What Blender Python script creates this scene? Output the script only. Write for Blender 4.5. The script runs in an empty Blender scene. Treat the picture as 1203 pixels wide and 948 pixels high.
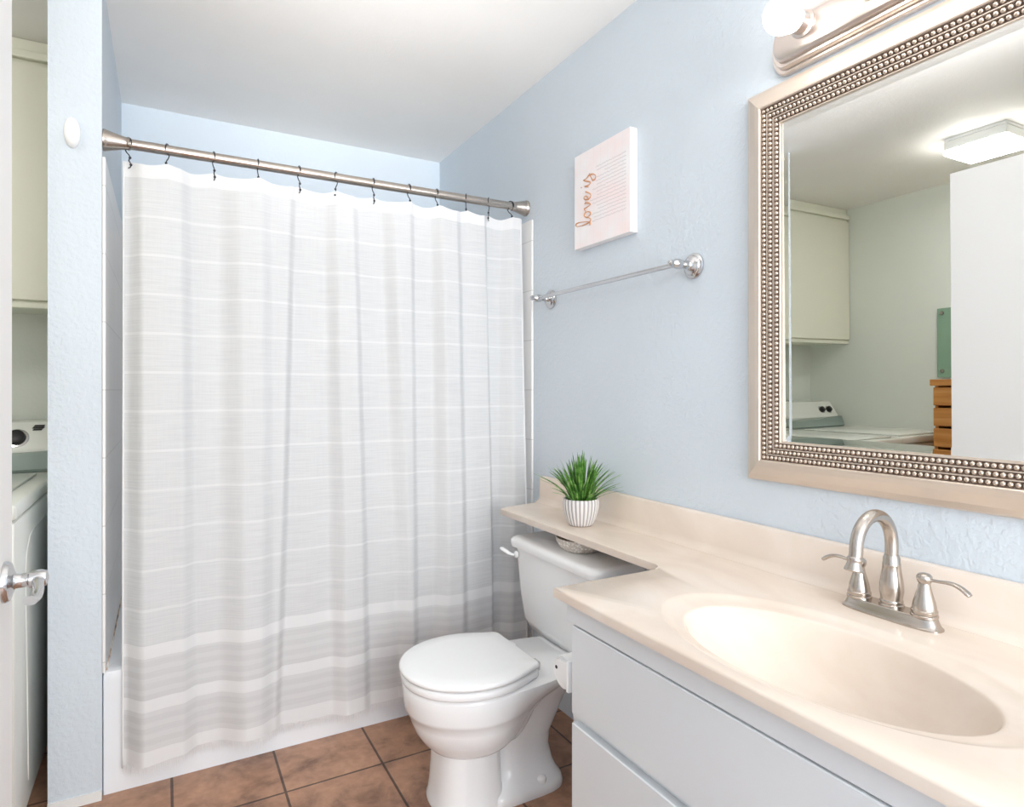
import bpy, bmesh, math, random
from mathutils import Vector, Matrix
from math import sin, cos, pi, radians

random.seed(7)
SC = bpy.context.scene
COL = SC.collection

# ------------------------------------------------------------------ camera
F_PX, CX, HOR, VPY = 736.7, 601.5, 458.0, 193.0
IW, IH = 1203.0, 948.0
EYE = 1.2
cam_d = bpy.data.cameras.new('camera')
cam = bpy.data.objects.new('camera', cam_d)
COL.objects.link(cam)
cam_d.sensor_fit = 'HORIZONTAL'
cam_d.sensor_width = 36.0
cam_d.lens = F_PX / IW * 36.0
cam_d.shift_y = -(IH / 2 - HOR) / IW
cam_d.clip_start = 0.02
cam.location = (0, 0, EYE)
yaw = math.atan((CX - VPY) / F_PX)
cam.rotation_euler = (pi / 2, 0, -yaw)
SC.camera = cam

# ------------------------------------------------------------------ light and exposure
SC.view_settings.view_transform = 'Standard'
SC.view_settings.look = 'None'
SC.view_settings.exposure = 0.04
SC.view_settings.gamma = 1.0
SC.view_settings.use_curve_mapping = False
SC.cycles.max_bounces = 14
SC.cycles.diffuse_bounces = 10
SC.cycles.glossy_bounces = 6
world = bpy.data.worlds.new('world')
SC.world = world
world.use_nodes = True
world.node_tree.nodes['Background'].inputs[0].default_value = (0.86, 0.93, 1.0, 1)
world.node_tree.nodes['Background'].inputs[1].default_value = 1.0

WINDOW_FILL_W = 83.0  # added fill light at the unseen window behind the camera
CEIL_FILL_W = 5.2        # added fill lamp aimed up at the ceiling ahead
BULB_E = 14.0          # vanity globes
LAUNDRY_E = 29.0       # laundry ceiling fixture lens


def area_light(name, loc, rot, sx, sy, power, color):
    d = bpy.data.lights.new(name, 'AREA')
    d.shape = 'RECTANGLE'
    d.size, d.size_y = sx, sy
    d.energy = power
    d.color = color
    o = bpy.data.objects.new(name, d)
    COL.objects.link(o)
    o.location = loc
    o.rotation_euler = rot
    return o


# fill lamp added outside the made-up window behind the camera
area_light('added_window_fill', (0.46, -1.86, 1.42), (radians(90), 0, 0), 1.36, 1.6, WINDOW_FILL_W, (0.985, 0.99, 0.995))

# added fill lamp, aimed forward and up to brighten ceiling and far wall
fl = area_light('added_ceiling_fill', (0.11, -0.50, 1.50), Vector((0.41, 2.3, 1.10)).to_track_quat('-Z', 'Y').to_euler(), 0.35, 0.35, CEIL_FILL_W, (1.0, 0.985, 0.97))
fl.data.spread = radians(40)

# ------------------------------------------------------------------ material helpers


def srgb(r, g, b):
    def f(c):
        c /= 255.0
        return c / 12.92 if c <= 0.04045 else ((c + 0.055) / 1.055) ** 2.4
    return (f(r), f(g), f(b), 1.0)


class N:
    def __init__(self, name):
        self.m = bpy.data.materials.new(name)
        self.m.use_nodes = True
        self.t = self.m.node_tree
        self.b = self.t.nodes['Principled BSDF']
        self.out = self.t.nodes['Material Output']

    def n(self, kind, **kw):
        x = self.t.nodes.new(kind)
        for k, v in kw.items():
            if k.startswith('i_'):
                x.inputs[k[2:].replace('_', ' ')].default_value = v
            else:
                setattr(x, k, v)
        return x

    def l(self, a, b):
        self.t.links.new(a, b)

    def coord(self, scale=(1, 1, 1), loc=(0, 0, 0)):
        tc = self.n('ShaderNodeTexCoord')
        mp = self.n('ShaderNodeMapping')
        mp.inputs['Scale'].default_value = scale
        mp.inputs['Location'].default_value = loc
        self.l(tc.outputs['Object'], mp.inputs[0])
        return mp.outputs[0]

    def bump(self, height, strength, dist=0.002):
        bp = self.n('ShaderNodeBump')
        bp.inputs['Strength'].default_value = strength
        bp.inputs['Distance'].default_value = dist
        self.l(height, bp.inputs['Height'])
        self.l(bp.outputs[0], self.b.inputs['Normal'])

    def math(self, op, a, b=None, clamp=False):
        x = self.n('ShaderNodeMath', operation=op)
        x.use_clamp = clamp
        for i, v in enumerate((a, b)):
            if v is None:
                continue
            if isinstance(v, (int, float)):
                x.inputs[i].default_value = v
            else:
                self.l(v, x.inputs[i])
        return x.outputs[0]

    def mix(self, fac, c1, c2, blend='MIX'):
        x = self.n('ShaderNodeMix', data_type='RGBA', blend_type=blend)
        for i, v in ((0, fac), (6, c1), (7, c2)):
            if isinstance(v, (int, float, tuple)):
                x.inputs[i].default_value = v
            else:
                self.l(v, x.inputs[i])
        return x.outputs[2]

    def ramp(self, fac, stops):
        r = self.n('ShaderNodeValToRGB')
        cr = r.color_ramp
        while len(cr.elements) < len(stops):
            cr.elements.new(0.5)
        for e, (p, c) in zip(cr.elements, stops):
            e.position = p
            e.color = c
        self.l(fac, r.inputs[0])
        return r.outputs[0]


def plain(name, col, rough=0.5, metal=0.0, spec=0.5, noise=0.0, bump=0.0, bscale=120, coat=0.0):
    k = N(name)
    k.b.inputs['Base Color'].default_value = col
    k.b.inputs['Roughness'].default_value = rough
    k.b.inputs['Metallic'].default_value = metal
    k.b.inputs['Specular IOR Level'].default_value = spec
    k.b.inputs['Coat Weight'].default_value = coat
    k.b.inputs['Coat Roughness'].default_value = 0.08
    v = k.coord()
    if noise:
        nz = k.n('ShaderNodeTexNoise', i_Scale=6.0, i_Detail=5.0)
        k.l(v, nz.inputs['Vector'])
        dark = tuple(c * (1 - noise) for c in col[:3]) + (1,)
        k.l(k.ramp(nz.outputs[0], [(0.3, dark), (0.7, col)]), k.b.inputs['Base Color'])
    if bump:
        nb = k.n('ShaderNodeTexNoise', i_Scale=float(bscale), i_Detail=3.0)
        k.l(v, nb.inputs['Vector'])
        k.bump(nb.outputs[0], bump)
    return k.m


def orange_peel(name, col, strength=0.35):
    k = N(name)
    v = k.coord()
    nz = k.n('ShaderNodeTexNoise', i_Scale=2.2, i_Detail=4.0)
    k.l(v, nz.inputs['Vector'])
    d = tuple(c * 0.965 for c in col[:3]) + (1,)
    k.l(k.ramp(nz.outputs[0], [(0.35, d), (0.65, col)]), k.b.inputs['Base Color'])
    nb = k.n('ShaderNodeTexNoise', i_Scale=75.0, i_Detail=2.5, i_Roughness=0.5)
    k.l(v, nb.inputs['Vector'])
    k.bump(k.ramp(nb.outputs[0], [(0.42, (0, 0, 0, 1)), (0.62, (1, 1, 1, 1))]), strength, 0.0018)
    k.b.inputs['Roughness'].default_value = 0.62
    k.b.inputs['Specular IOR Level'].default_value = 0.35
    return k.m


M = {}
M['wall'] = orange_peel('wall_pale_blue', srgb(207, 216, 224))
M['wall_tub'] = orange_peel('wall_tub_pale', srgb(214, 224, 233), 0.15)
M['wall_laundry'] = orange_peel('wall_laundry_green_grey', srgb(228, 232, 225), 0.1)
M['ceiling'] = orange_peel('ceiling_white', srgb(240, 239, 237), 0.12)
M['trim'] = plain('trim_white', srgb(232, 232, 230), 0.4)
M['door'] = plain('door_white_paint', srgb(236, 234, 232), 0.38)
M['porcelain'] = plain('porcelain_white', srgb(238, 239, 240), 0.12, spec=0.5)
M['seat'] = plain('seat_white_plastic', srgb(240, 241, 242), 0.22)
M['tub'] = plain('tub_white_enamel', srgb(236, 239, 243), 0.18)
M['nickel'] = plain('brushed_nickel', srgb(190, 182, 174), 0.27, 1.0)
M['nickel_warm'] = plain('brushed_nickel_warm', srgb(220, 209, 202), 0.3, 1.0)
M['chrome'] = plain('satin_chrome', srgb(205, 205, 206), 0.18, 1.0)
M['hook'] = plain('dark_wire', srgb(70, 72, 78), 0.35, 0.9)
M['frame'] = plain('champagne_silver_frame', srgb(222, 208, 194), 0.38, 0.6, noise=0.08)
M['bead'] = plain('antiqued_bead_silver', srgb(206, 192, 178), 0.3, 0.85)
M['bead_bed'] = plain('antiqued_groove_brown', srgb(120, 100, 88), 0.5, 0.5)
M['cabinet'] = plain('vanity_white_paint', srgb(222, 226, 229), 0.33, noise=0.02)
M['gap_shade'] = plain('cabinet_gap_shade_paint', srgb(96, 86, 74), 0.8)  # dark paint for the shade in the gap below the rail
M['blade'] = None
M['pot'] = None
M['canvas_side'] = plain('canvas_white_edge', srgb(242, 240, 240), 0.6)
M['copper'] = plain('rose_gold_ink', srgb(212, 158, 116), 0.45, 0.3)
M['soil'] = plain('dark_moss', srgb(48, 62, 26), 0.9, bump=0.8, bscale=200)
M['black'] = plain('black_plastic', srgb(28, 28, 30), 0.4)
M['appliance'] = plain('appliance_white_enamel', srgb(226, 228, 222), 0.22)
M['appliance_grey'] = plain('appliance_grey_green', srgb(140, 154, 148), 0.3)
M['cab_laundry'] = plain('laundry_cabinet_paint', srgb(228, 228, 213), 0.4)
M['green'] = plain('green_board', srgb(140, 172, 150), 0.25, noise=0.05)
M['paper'] = plain('tissue_paper', srgb(238, 238, 237), 0.85, bump=0.2, bscale=300)


def marble():
    k = N('cream_cultured_marble')
    v = k.coord((1, 0.55, 1))
    nz = k.n('ShaderNodeTexNoise', i_Scale=5.5, i_Detail=7.0, i_Distortion=1.2)
    k.l(v, nz.inputs['Vector'])
    k.l(k.ramp(nz.outputs[0], [(0.3, srgb(219, 203, 189)), (0.5, srgb(226, 212, 198)), (0.72, srgb(231, 219, 208))]),
        k.b.inputs['Base Color'])
    k.b.inputs['Roughness'].default_value = 0.2
    k.b.inputs['Specular IOR Level'].default_value = 0.38
    return k.m


M['marble'] = marble()


def tile():
    k = N('terracotta_floor_tile')
    v = k.coord((1, 1, 1), (-0.02, -1.963 + 0.297 * 10, 0))
    br = k.n('ShaderNodeTexBrick', offset=0.0, squash=1.0)
    br.inputs['Scale'].default_value = 1.0
    br.inputs['Brick Width'].default_value = 0.297
    br.inputs['Row Height'].default_value = 0.297
    br.inputs['Mortar Size'].default_value = 0.0042
    br.inputs['Mortar Smooth'].default_value = 0.25
    br.inputs['Color1'].default_value = srgb(198, 160, 136)
    br.inputs['Color2'].default_value = srgb(184, 146, 122)
    br.inputs['Mortar'].default_value = srgb(104, 84, 74)
    k.l(v, br.inputs['Vector'])
    nz = k.n('ShaderNodeTexNoise', i_Scale=7.0, i_Detail=6.0, i_Roughness=0.62, i_Distortion=0.4)
    k.l(v, nz.inputs['Vector'])
    tone = k.ramp(nz.outputs[0], [(0.3, srgb(150, 140, 136)), (0.5, srgb(228, 220, 214)), (0.7, srgb(255, 246, 236))])
    c = k.mix(1.0, br.outputs['Color'], tone, 'MULTIPLY')
    n2 = k.n('ShaderNodeTexNoise', i_Scale=45.0, i_Detail=3.0)
    k.l(v, n2.inputs['Vector'])
    c = k.mix(0.25, c, k.ramp(n2.outputs[0], [(0.35, srgb(180, 160, 148)), (0.65, srgb(255, 255, 255))]), 'MULTIPLY')
    k.l(c, k.b.inputs['Base Color'])
    h = k.math('SUBTRACT', 1.0, br.outputs['Fac'])
    h = k.math('ADD', h, k.math('MULTIPLY', nz.outputs[0], 0.25))
    k.bump(h, 0.6, 0.003)
    k.b.inputs['Roughness'].default_value = 0.42
    return k.m


M['tile'] = tile()


def surround_mat():
    k = N('tub_surround_white_tile')
    tc = k.n('ShaderNodeTexCoord')
    sp = k.n('ShaderNodeSeparateXYZ')
    k.l(tc.outputs['Object'], sp.inputs[0])
    cb = k.n('ShaderNodeCombineXYZ')
    k.l(k.math('ADD', sp.outputs[0], sp.outputs[1]), cb.inputs[0])
    k.l(sp.outputs[2], cb.inputs[1])
    br = k.n('ShaderNodeTexBrick', offset=0.0)
    br.inputs['Scale'].default_value = 1.0
    br.inputs['Brick Width'].default_value = 0.2
    br.inputs['Row Height'].default_value = 0.2
    br.inputs['Mortar Size'].default_value = 0.0014
    br.inputs['Color1'].default_value = srgb(238, 237, 236)
    br.inputs['Color2'].default_value = srgb(235, 234, 233)
    br.inputs['Mortar'].default_value = srgb(205, 203, 200)
    k.l(cb.outputs[0], br.inputs['Vector'])
    k.l(br.outputs['Color'], k.b.inputs['Base Color'])
    k.b.inputs['Roughness'].default_value = 0.3
    return k.m


M['surround'] = surround_mat()
M['caulk'] = None


def caulk_mat():
    k = N('stained_caulk')
    v = k.coord((6, 6, 6))
    nz = k.n('ShaderNodeTexNoise', i_Scale=3.0, i_Detail=4.0)
    k.l(v, nz.inputs['Vector'])
    k.l(k.ramp(nz.outputs[0], [(0.35, srgb(222, 214, 204)), (0.5, srgb(186, 160, 138)), (0.62, srgb(128, 86, 62))]), k.b.inputs['Base Color'])
    k.b.inputs['Roughness'].default_value = 0.7
    return k.m


M['caulk'] = caulk_mat()


def curtain_mat():
    k = N('curtain_linen_weave')
    tc = k.n('ShaderNodeTexCoord')
    sp = k.n('ShaderNodeSeparateXYZ')
    k.l(tc.outputs['UV'], sp.inputs[0])
    z = sp.outputs[1]                       # height on the cloth in metres / 2
    z = k.math('MULTIPLY', z, 2.0)
    x = k.math('MULTIPLY', sp.outputs[0], 2.0)
    # long horizontal slubs
    cb = k.n('ShaderNodeCombineXYZ')
    k.l(k.math('MULTIPLY', x, 9.0), cb.inputs[0])
    k.l(k.math('MULTIPLY', z, 230.0), cb.inputs[1])
    nz = k.n('ShaderNodeTexNoise', i_Scale=1.0, i_Detail=3.0, i_Roughness=0.6)
    k.l(cb.outputs[0], nz.inputs['Vector'])
    cb2 = k.n('ShaderNodeCombineXYZ')
    k.l(k.math('MULTIPLY', x, 260.0), cb2.inputs[0])
    k.l(k.math('MULTIPLY', z, 8.0), cb2.inputs[1])
    nz2 = k.n('ShaderNodeTexNoise', i_Scale=1.0, i_Detail=2.0)
    k.l(cb2.outputs[0], nz2.inputs['Vector'])
    slub = k.math('ADD', k.math('MULTIPLY', nz.outputs[0], 0.8), k.math('MULTIPLY', nz2.outputs[0], 0.2))
    grey = k.ramp(slub, [(0.34, srgb(218, 219, 221)), (0.5, srgb(224, 225, 226)), (0.66, srgb(229, 230, 231))])
    # thin white stripes every 117.8 mm between z=0.5 and z=1.76
    ph = k.math('DIVIDE', k.math('SUBTRACT', z, 1.724 - 0.1178 * 10.5), 0.1178)
    fr = k.math('FRACT', ph)
    d = k.math('ABSOLUTE', k.math('SUBTRACT', fr, 0.5))
    thin = k.math('LESS_THAN', d, 0.032)
    inr = k.math('MULTIPLY', k.math('GREATER_THAN', z, 0.50), k.math('LESS_THAN', z, 1.76))
    thin = k.math('MULTIPLY', k.math('MULTIPLY', thin, inr), 0.5)

    def band(lo, hi):
        return k.math('MULTIPLY', k.math('GREATER_THAN', z, lo), k.math('LESS_THAN', z, hi))
    w = band(0.405, 0.443)
    for lo, hi in ((0.247, 0.283), (0.06, 0.132), (1.845, 2.0)):
        w = k.math('MAXIMUM', w, band(lo, hi))
    # darker woven zones between the bands, with faint ribs
    lowz = k.math('MAXIMUM', band(0.283, 0.405), band(0.132, 0.247))
    rib = k.math('GREATER_THAN', k.math('SINE', k.math('MULTIPLY', z, 190.0)), 0.15)
    ribc = k.mix(rib, srgb(213, 213, 214), srgb(222, 222, 223))
    ribc = k.mix(k.math('MULTIPLY', slub, 0.8), ribc, srgb(230, 230, 231))
    c = k.mix(lowz, grey, ribc)
    white = srgb(242, 242, 243)
    c = k.mix(thin, c, white)
    c = k.mix(k.math('MULTIPLY', w, 0.8), c, white)
    k.l(c, k.b.inputs['Base Color'])
    k.b.inputs['Roughness'].default_value = 0.85
    k.b.inputs['Specular IOR Level'].default_value = 0.15
    k.bump(slub, 0.25, 0.0015)
    tr = k.n('ShaderNodeBsdfTranslucent')
    k.l(c, tr.inputs['Color'])
    mx = k.n('ShaderNodeMixShader')
    mx.inputs[0].default_value = 0.24
    k.l(k.b.outputs[0], mx.inputs[1])
    k.l(tr.outputs[0], mx.inputs[2])
    k.l(mx.outputs[0], k.out.inputs['Surface'])
    return k.m


M['curtain'] = curtain_mat()


def canvas_mat():
    k = N('canvas_print_blush')
    tc = k.n('ShaderNodeTexCoord')
    sp = k.n('ShaderNodeSeparateXYZ')
    k.l(tc.outputs['Object'], sp.inputs[0])
    y, z = sp.outputs[1], sp.outputs[2]      # local: y -0.151..0.151, z 0..0.328
    nz = k.n('ShaderNodeTexNoise', i_Scale=9.0, i_Detail=3.0)
    k.l(tc.outputs['Object'], nz.inputs['Vector'])
    base = k.ramp(nz.outputs[0], [(0.34, srgb(244, 229, 228)), (0.55, srgb(241, 236, 237)), (0.7, srgb(243, 241, 242))])
    # plank-like faint vertical board lines
    pl = k.math('LESS_THAN', k.math('FRACT', k.math('MULTIPLY', y, 26.0)), 0.05)
    base = k.mix(k.math('MULTIPLY', pl, 0.3), base, srgb(226, 218, 220))
    # faint rows of script: thin wavering strokes stacked up the face
    rowc = k.math('FLOOR', k.math('MULTIPLY', z, 84.0))
    cb = k.n('ShaderNodeCombineXYZ')
    k.l(k.math('MULTIPLY', y, 150.0), cb.inputs[0])
    k.l(k.math('MULTIPLY', rowc, 3.7), cb.inputs[1])
    wv = k.n('ShaderNodeTexNoise', i_Scale=1.0, i_Detail=2.0)
    k.l(cb.outputs[0], wv.inputs['Vector'])
    cb3 = k.n('ShaderNodeCombineXYZ')
    k.l(k.math('MULTIPLY', rowc, 5.3), cb3.inputs[1])
    wl = k.n('ShaderNodeTexNoise', i_Scale=1.0, i_Detail=1.0)
    k.l(cb3.outputs[0], wl.inputs['Vector'])
    fr = k.math('FRACT', k.math('MULTIPLY', z, 84.0))
    off = k.math('ABSOLUTE', k.math('SUBTRACT', fr, k.math('ADD', 0.05, k.math('MULTIPLY', wv.outputs[0], 0.9))))
    ln = k.math('LESS_THAN', off, 0.14)
    yend = k.math('MULTIPLY', k.math('SUBTRACT', wl.outputs[0], 0.42), 0.28)
    my = k.math('MULTIPLY', k.math('GREATER_THAN', y, -0.132), k.math('LESS_THAN', y, yend))
    lenv = k.math('MULTIPLY', k.math('GREATER_THAN', z, 0.07), k.math('LESS_THAN', z, 0.262))
    ln = k.math('MULTIPLY', k.math('MULTIPLY', ln, my), lenv)
    c = k.mix(k.math('MULTIPLY', ln, 0.55), base, srgb(196, 188, 190))
    k.l(c, k.b.inputs['Base Color'])
    k.b.inputs['Roughness'].default_value = 0.7
    return k.m


M['canvas'] = canvas_mat()


def blade_mat():
    k = N('grass_blade_green')
    v = k.coord()
    nz = k.n('ShaderNodeTexNoise', i_Scale=38.0, i_Detail=2.0)
    k.l(v, nz.inputs['Vector'])
    k.l(k.ramp(nz.outputs[0], [(0.3, srgb(52, 96, 36)), (0.5, srgb(84, 138, 52)), (0.7, srgb(140, 186, 96))]), k.b.inputs['Base Color'])
    k.b.inputs['Roughness'].default_value = 0.4
    return k.m


M['blade'] = blade_mat()


def pot_mat():
    k = N('whitewashed_ribbed_pot')
    tc = k.n('ShaderNodeTexCoord')
    sp = k.n('ShaderNodeSeparateXYZ')
    k.l(tc.outputs['UV'], sp.inputs[0])
    s = k.math('SINE', k.math('MULTIPLY', sp.outputs[0], 2 * pi * 26))
    f = k.math('ADD', k.math('MULTIPLY', s, 0.5), 0.5)
    k.l(k.ramp(f, [(0.05, srgb(158, 152, 154)), (0.4, srgb(202, 198, 197)), (0.9, srgb(220, 217, 213))]), k.b.inputs['Base Color'])
    k.b.inputs['Roughness'].default_value = 0.8
    return k.m


M['pot'] = pot_mat()


def wood_mat():
    k = N('orange_oak_veneer')
    v = k.coord((6, 2.0, 40))
    nz = k.n('ShaderNodeTexNoise', i_Scale=1.0, i_Detail=5.0, i_Distortion=0.6)
    k.l(v, nz.inputs['Vector'])
    k.l(k.ramp(nz.outputs[0], [(0.3, srgb(190, 122, 52)), (0.55, srgb(212, 146, 72)), (0.75, srgb(222, 162, 92))]), k.b.inputs['Base Color'])
    k.b.inputs['Roughness'].default_value = 0.4
    return k.m


M['wood'] = wood_mat()


def weave_mat():
    k = N('white_woven_fibre')
    v = k.coord()
    w = k.n('ShaderNodeTexVoronoi', i_Scale=110.0)
    k.l(v, w.inputs['Vector'])
    k.l(k.ramp(w.outputs['Distance'], [(0.1, srgb(248, 246, 242)), (0.6, srgb(208, 200, 190))]), k.b.inputs['Base Color'])
    k.bump(w.outputs['Distance'], 0.6, 0.004)
    k.b.inputs['Roughness'].default_value = 0.85
    return k.m


M['weave'] = weave_mat()


def emit(name, col, strength):
    k = N(name)
    k.b.inputs['Base Color'].default_value = col
    k.b.inputs['Emission Color'].default_value = col
    k.b.inputs['Emission Strength'].default_value = strength
    return k.m


M['bulb'] = emit('glowing_frosted_globe', (1.0, 0.96, 0.91, 1), BULB_E)
M['lens'] = emit('glowing_acrylic_lens', (1.0, 0.98, 0.93, 1), LAUNDRY_E)


def mirror_mat():
    k = N('mirror_silver')
    k.b.inputs['Base Color'].default_value = (0.9, 0.915, 0.905, 1)
    k.b.inputs['Metallic'].default_value = 1.0
    k.b.inputs['Roughness'].default_value = 0.0
    return k.m


M['mirror'] = mirror_mat()

# ------------------------------------------------------------------ mesh helpers


def quad_box(bm, x0, x1, y0, y1, z0, z1):
    vs = [bm.verts.new((x, y, z)) for z in (z0, z1) for y in (y0, y1) for x in (x0, x1)]
    for f in ((0, 2, 3, 1), (4, 5, 7, 6), (0, 1, 5, 4), (2, 6, 7, 3), (0, 4, 6, 2), (1, 3, 7, 5)):
        bm.faces.new([vs[i] for i in f])
    return vs


def rbox(bm, x0, x1, y0, y1, z0, z1, r=0.004, seg=2):
    t = bmesh.new()
    quad_box(t, x0, x1, y0, y1, z0, z1)
    bmesh.ops.bevel(t, geom=list(t.edges), offset=r, segments=seg, profile=0.5, affect='EDGES')
    merge(bm, t)


def merge(bm, t, mat=None):
    me = bpy.data.meshes.new('tmp')
    t.to_mesh(me)
    t.free()
    if mat is not None:
        me.transform(mat)
    bm.from_mesh(me)
    bpy.data.meshes.remove(me)


def loft(bm, rings, closed=True, cap0=True, cap1=True):
    vr = [[bm.verts.new(p) for p in r] for r in rings]
    n = len(vr[0])
    for a, b in zip(vr, vr[1:]):
        for i in range(n if closed else n - 1):
            j = (i + 1) % n
            try:
                bm.faces.new((a[i], a[j], b[j], b[i]))
            except ValueError:
                pass
    if closed and cap0:
        bm.faces.new(list(reversed(vr[0])))
    if closed and cap1:
        bm.faces.new(vr[-1])
    return vr


def frame_axes(d):
    d = Vector(d).normalized()
    a = Vector((0, 0, 1)) if abs(d.z) < 0.9 else Vector((1, 0, 0))
    u = d.cross(a).normalized()
    return u, d.cross(u).normalized(), d


def tube(bm, pts, rad, n=10, flat=1.0):
    pts = [Vector(p) for p in pts]
    if not isinstance(rad, (list, tuple)):
        rad = [rad] * len(pts)
    rings = []
    u = None
    for i, p in enumerate(pts):
        d = (pts[min(i + 1, len(pts) - 1)] - pts[max(i - 1, 0)]).normalized()
        if u is None:
            u, v, _ = frame_axes(d)
        else:
            u = (u - d * u.dot(d)).normalized()
            v = d.cross(u).normalized()
        rings.append([p + u * (rad[i] * cos(2 * pi * k / n)) + v * (rad[i] * flat * sin(2 * pi * k / n)) for k in range(n)])
    loft(bm, rings)


def lathe(bm, prof, base, axis=(0, 0, 1), n=28, cap0=True, cap1=True):
    """prof: list of (radius, distance along axis)"""
    u, v, d = frame_axes(axis)
    base = Vector(base)
    rings = []
    for r, h in prof:
        r = max(r, 1e-5)
        rings.append([base + d * h + u * (r * cos(2 * pi * k / n)) - v * (r * sin(2 * pi * k / n)) for k in range(n)])
    return loft(bm, rings, True, cap0, cap1)


def prism(bm, poly, z0, z1):
    a = [bm.verts.new((x, y, z0)) for x, y in poly]
    b = [bm.verts.new((x, y, z1)) for x, y in poly]
    n = len(poly)
    bm.faces.new(list(reversed(a)))
    bm.faces.new(b)
    for i in range(n):
        j = (i + 1) % n
        bm.faces.new((a[i], a[j], b[j], b[i]))


def catmull(pts, per=6):
    pts = [Vector(p) for p in pts]
    out = []
    for i in range(len(pts) - 1):
        p0, p1, p2, p3 = pts[max(i - 1, 0)], pts[i], pts[i + 1], pts[min(i + 2, len(pts) - 1)]
        for k in range(per):
            t = k / per
            out.append(0.5 * ((2 * p1) + (p2 - p0) * t + (2 * p0 - 5 * p1 + 4 * p2 - p3) * t * t + (3 * p1 - p0 - 3 * p2 + p3) * t ** 3))
    out.append(pts[-1])
    return out


def root_of(o):
    while o.parent:
        o = o.parent
    return o


def obj(name, bm, mat, parent=None, smooth=False, origin=None, angle=None, uv=None):
    """bm is in world space; a child is stored relative to its thing's base"""
    bmesh.ops.recalc_face_normals(bm, faces=list(bm.faces))
    me = bpy.data.meshes.new(name)
    bm.to_mesh(me)
    bm.free()
    o = bpy.data.objects.new(name, me)
    COL.objects.link(o)
    me.materials.append(M[mat] if isinstance(mat, str) else mat)
    if parent is not None:
        me.transform(Matrix.Translation(-Vector(root_of(parent).location)))
        o.parent = parent
    elif origin is not None:
        me.transform(Matrix.Translation(-Vector(origin)))
        o.location = origin
    if smooth:
        for p in me.polygons:
            p.use_smooth = True
        if angle is not None:
            try:
                me.set_sharp_from_angle(angle=radians(angle))
            except Exception:
                pass
    return o


def tag(o, label, cat, group=None):
    o['label'] = label
    o['category'] = cat
    if group:
        o['group'] = group
    return o


def thing(name, label, cat, loc, group=None):
    o = bpy.data.objects.new(name, None)
    o.empty_display_size = 0.05
    COL.objects.link(o)
    o.location = loc
    return tag(o, label, cat, group)


def struct(name, bm, mat, smooth=False):
    o = obj(name, bm, mat, smooth=smooth)
    o['kind'] = 'structure'
    return o


def newbox(*a):
    bm = bmesh.new()
    quad_box(bm, *a)
    return bm


# ------------------------------------------------------------------ room shell
CEIL = EYE + 1.226
XR = 1.30                 # right wall
XA, XB = -0.160, -0.289   # tub end wall: bath face, laundry face
YF = 3.15                 # tub back wall
YS = 2.19                 # front of the tub end wall
XL = -1.60                # laundry left wall
YL = 3.04                 # laundry back wall
YB = -1.7                 # wall behind the camera

o = struct('floor', newbox(XL - 0.1, XR + 0.1, YB - 0.1, YF + 0.1, -0.08, 0.0), 'tile')
struct('ceiling', newbox(XL - 0.1, XR + 0.1, YB - 0.1, YF + 0.1, CEIL, CEIL + 0.08), 'ceiling')
struct('wall_right', newbox(XR, XR + 0.1, YB - 0.1, YF + 0.1, 0, CEIL), 'wall')
struct('wall_back', newbox(XA, XR, YF, YF + 0.1, 0, CEIL), 'wall_tub')
struct('wall_left', newbox(XB, XA, YS, YF + 0.1, 0, CEIL), 'wall')
struct('wall_laundry_back', newbox(XL, XB, YL, YL + 0.1, 0, CEIL), 'wall_laundry')
struct('wall_laundry_left', newbox(XL - 0.1, XL, 0.45, YL + 0.1, 0, CEIL), 'wall_laundry')
struct('wall_laundry_front', newbox(XL, -0.29, 0.45, 0.55, 0, CEIL), 'wall_laundry')
struct('wall_entry', newbox(-0.39, -0.29, YB, 0.55, 0, CEIL), 'wall')
# unseen wall behind the camera; its window opening is added to let light in
bm = bmesh.new()
quad_box(bm, -0.39, -0.24, YB - 0.1, YB, 0, CEIL)
quad_box(bm, 1.16, XR, YB - 0.1, YB, 0, CEIL)
quad_box(bm, -0.24, 1.16, YB - 0.1, YB, 0, 0.6)
quad_box(bm, -0.24, 1.16, YB - 0.1, YB, 2.25, CEIL)
struct('wall_front', bm, 'wall')
bm = bmesh.new()
for a in ((-0.24, -0.20, 0.6, 2.25), (1.12, 1.16, 0.6, 2.25), (-0.20, 1.12, 0.6, 0.64), (-0.20, 1.12, 2.21, 2.25), (0.445, 0.475, 0.64, 2.21)):
    quad_box(bm, a[0], a[1], YB - 0.07, YB - 0.02, a[2], a[3])
struct('added_window_1', bm, 'trim')  # frame of the added window, made up for the fill light
# low base moulding round the end wall
bm = bmesh.new()
quad_box(bm, XB, XA, YS - 0.006, YS, 0.0, 0.028)
struct('baseboard_left', bm, 'trim')

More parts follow.
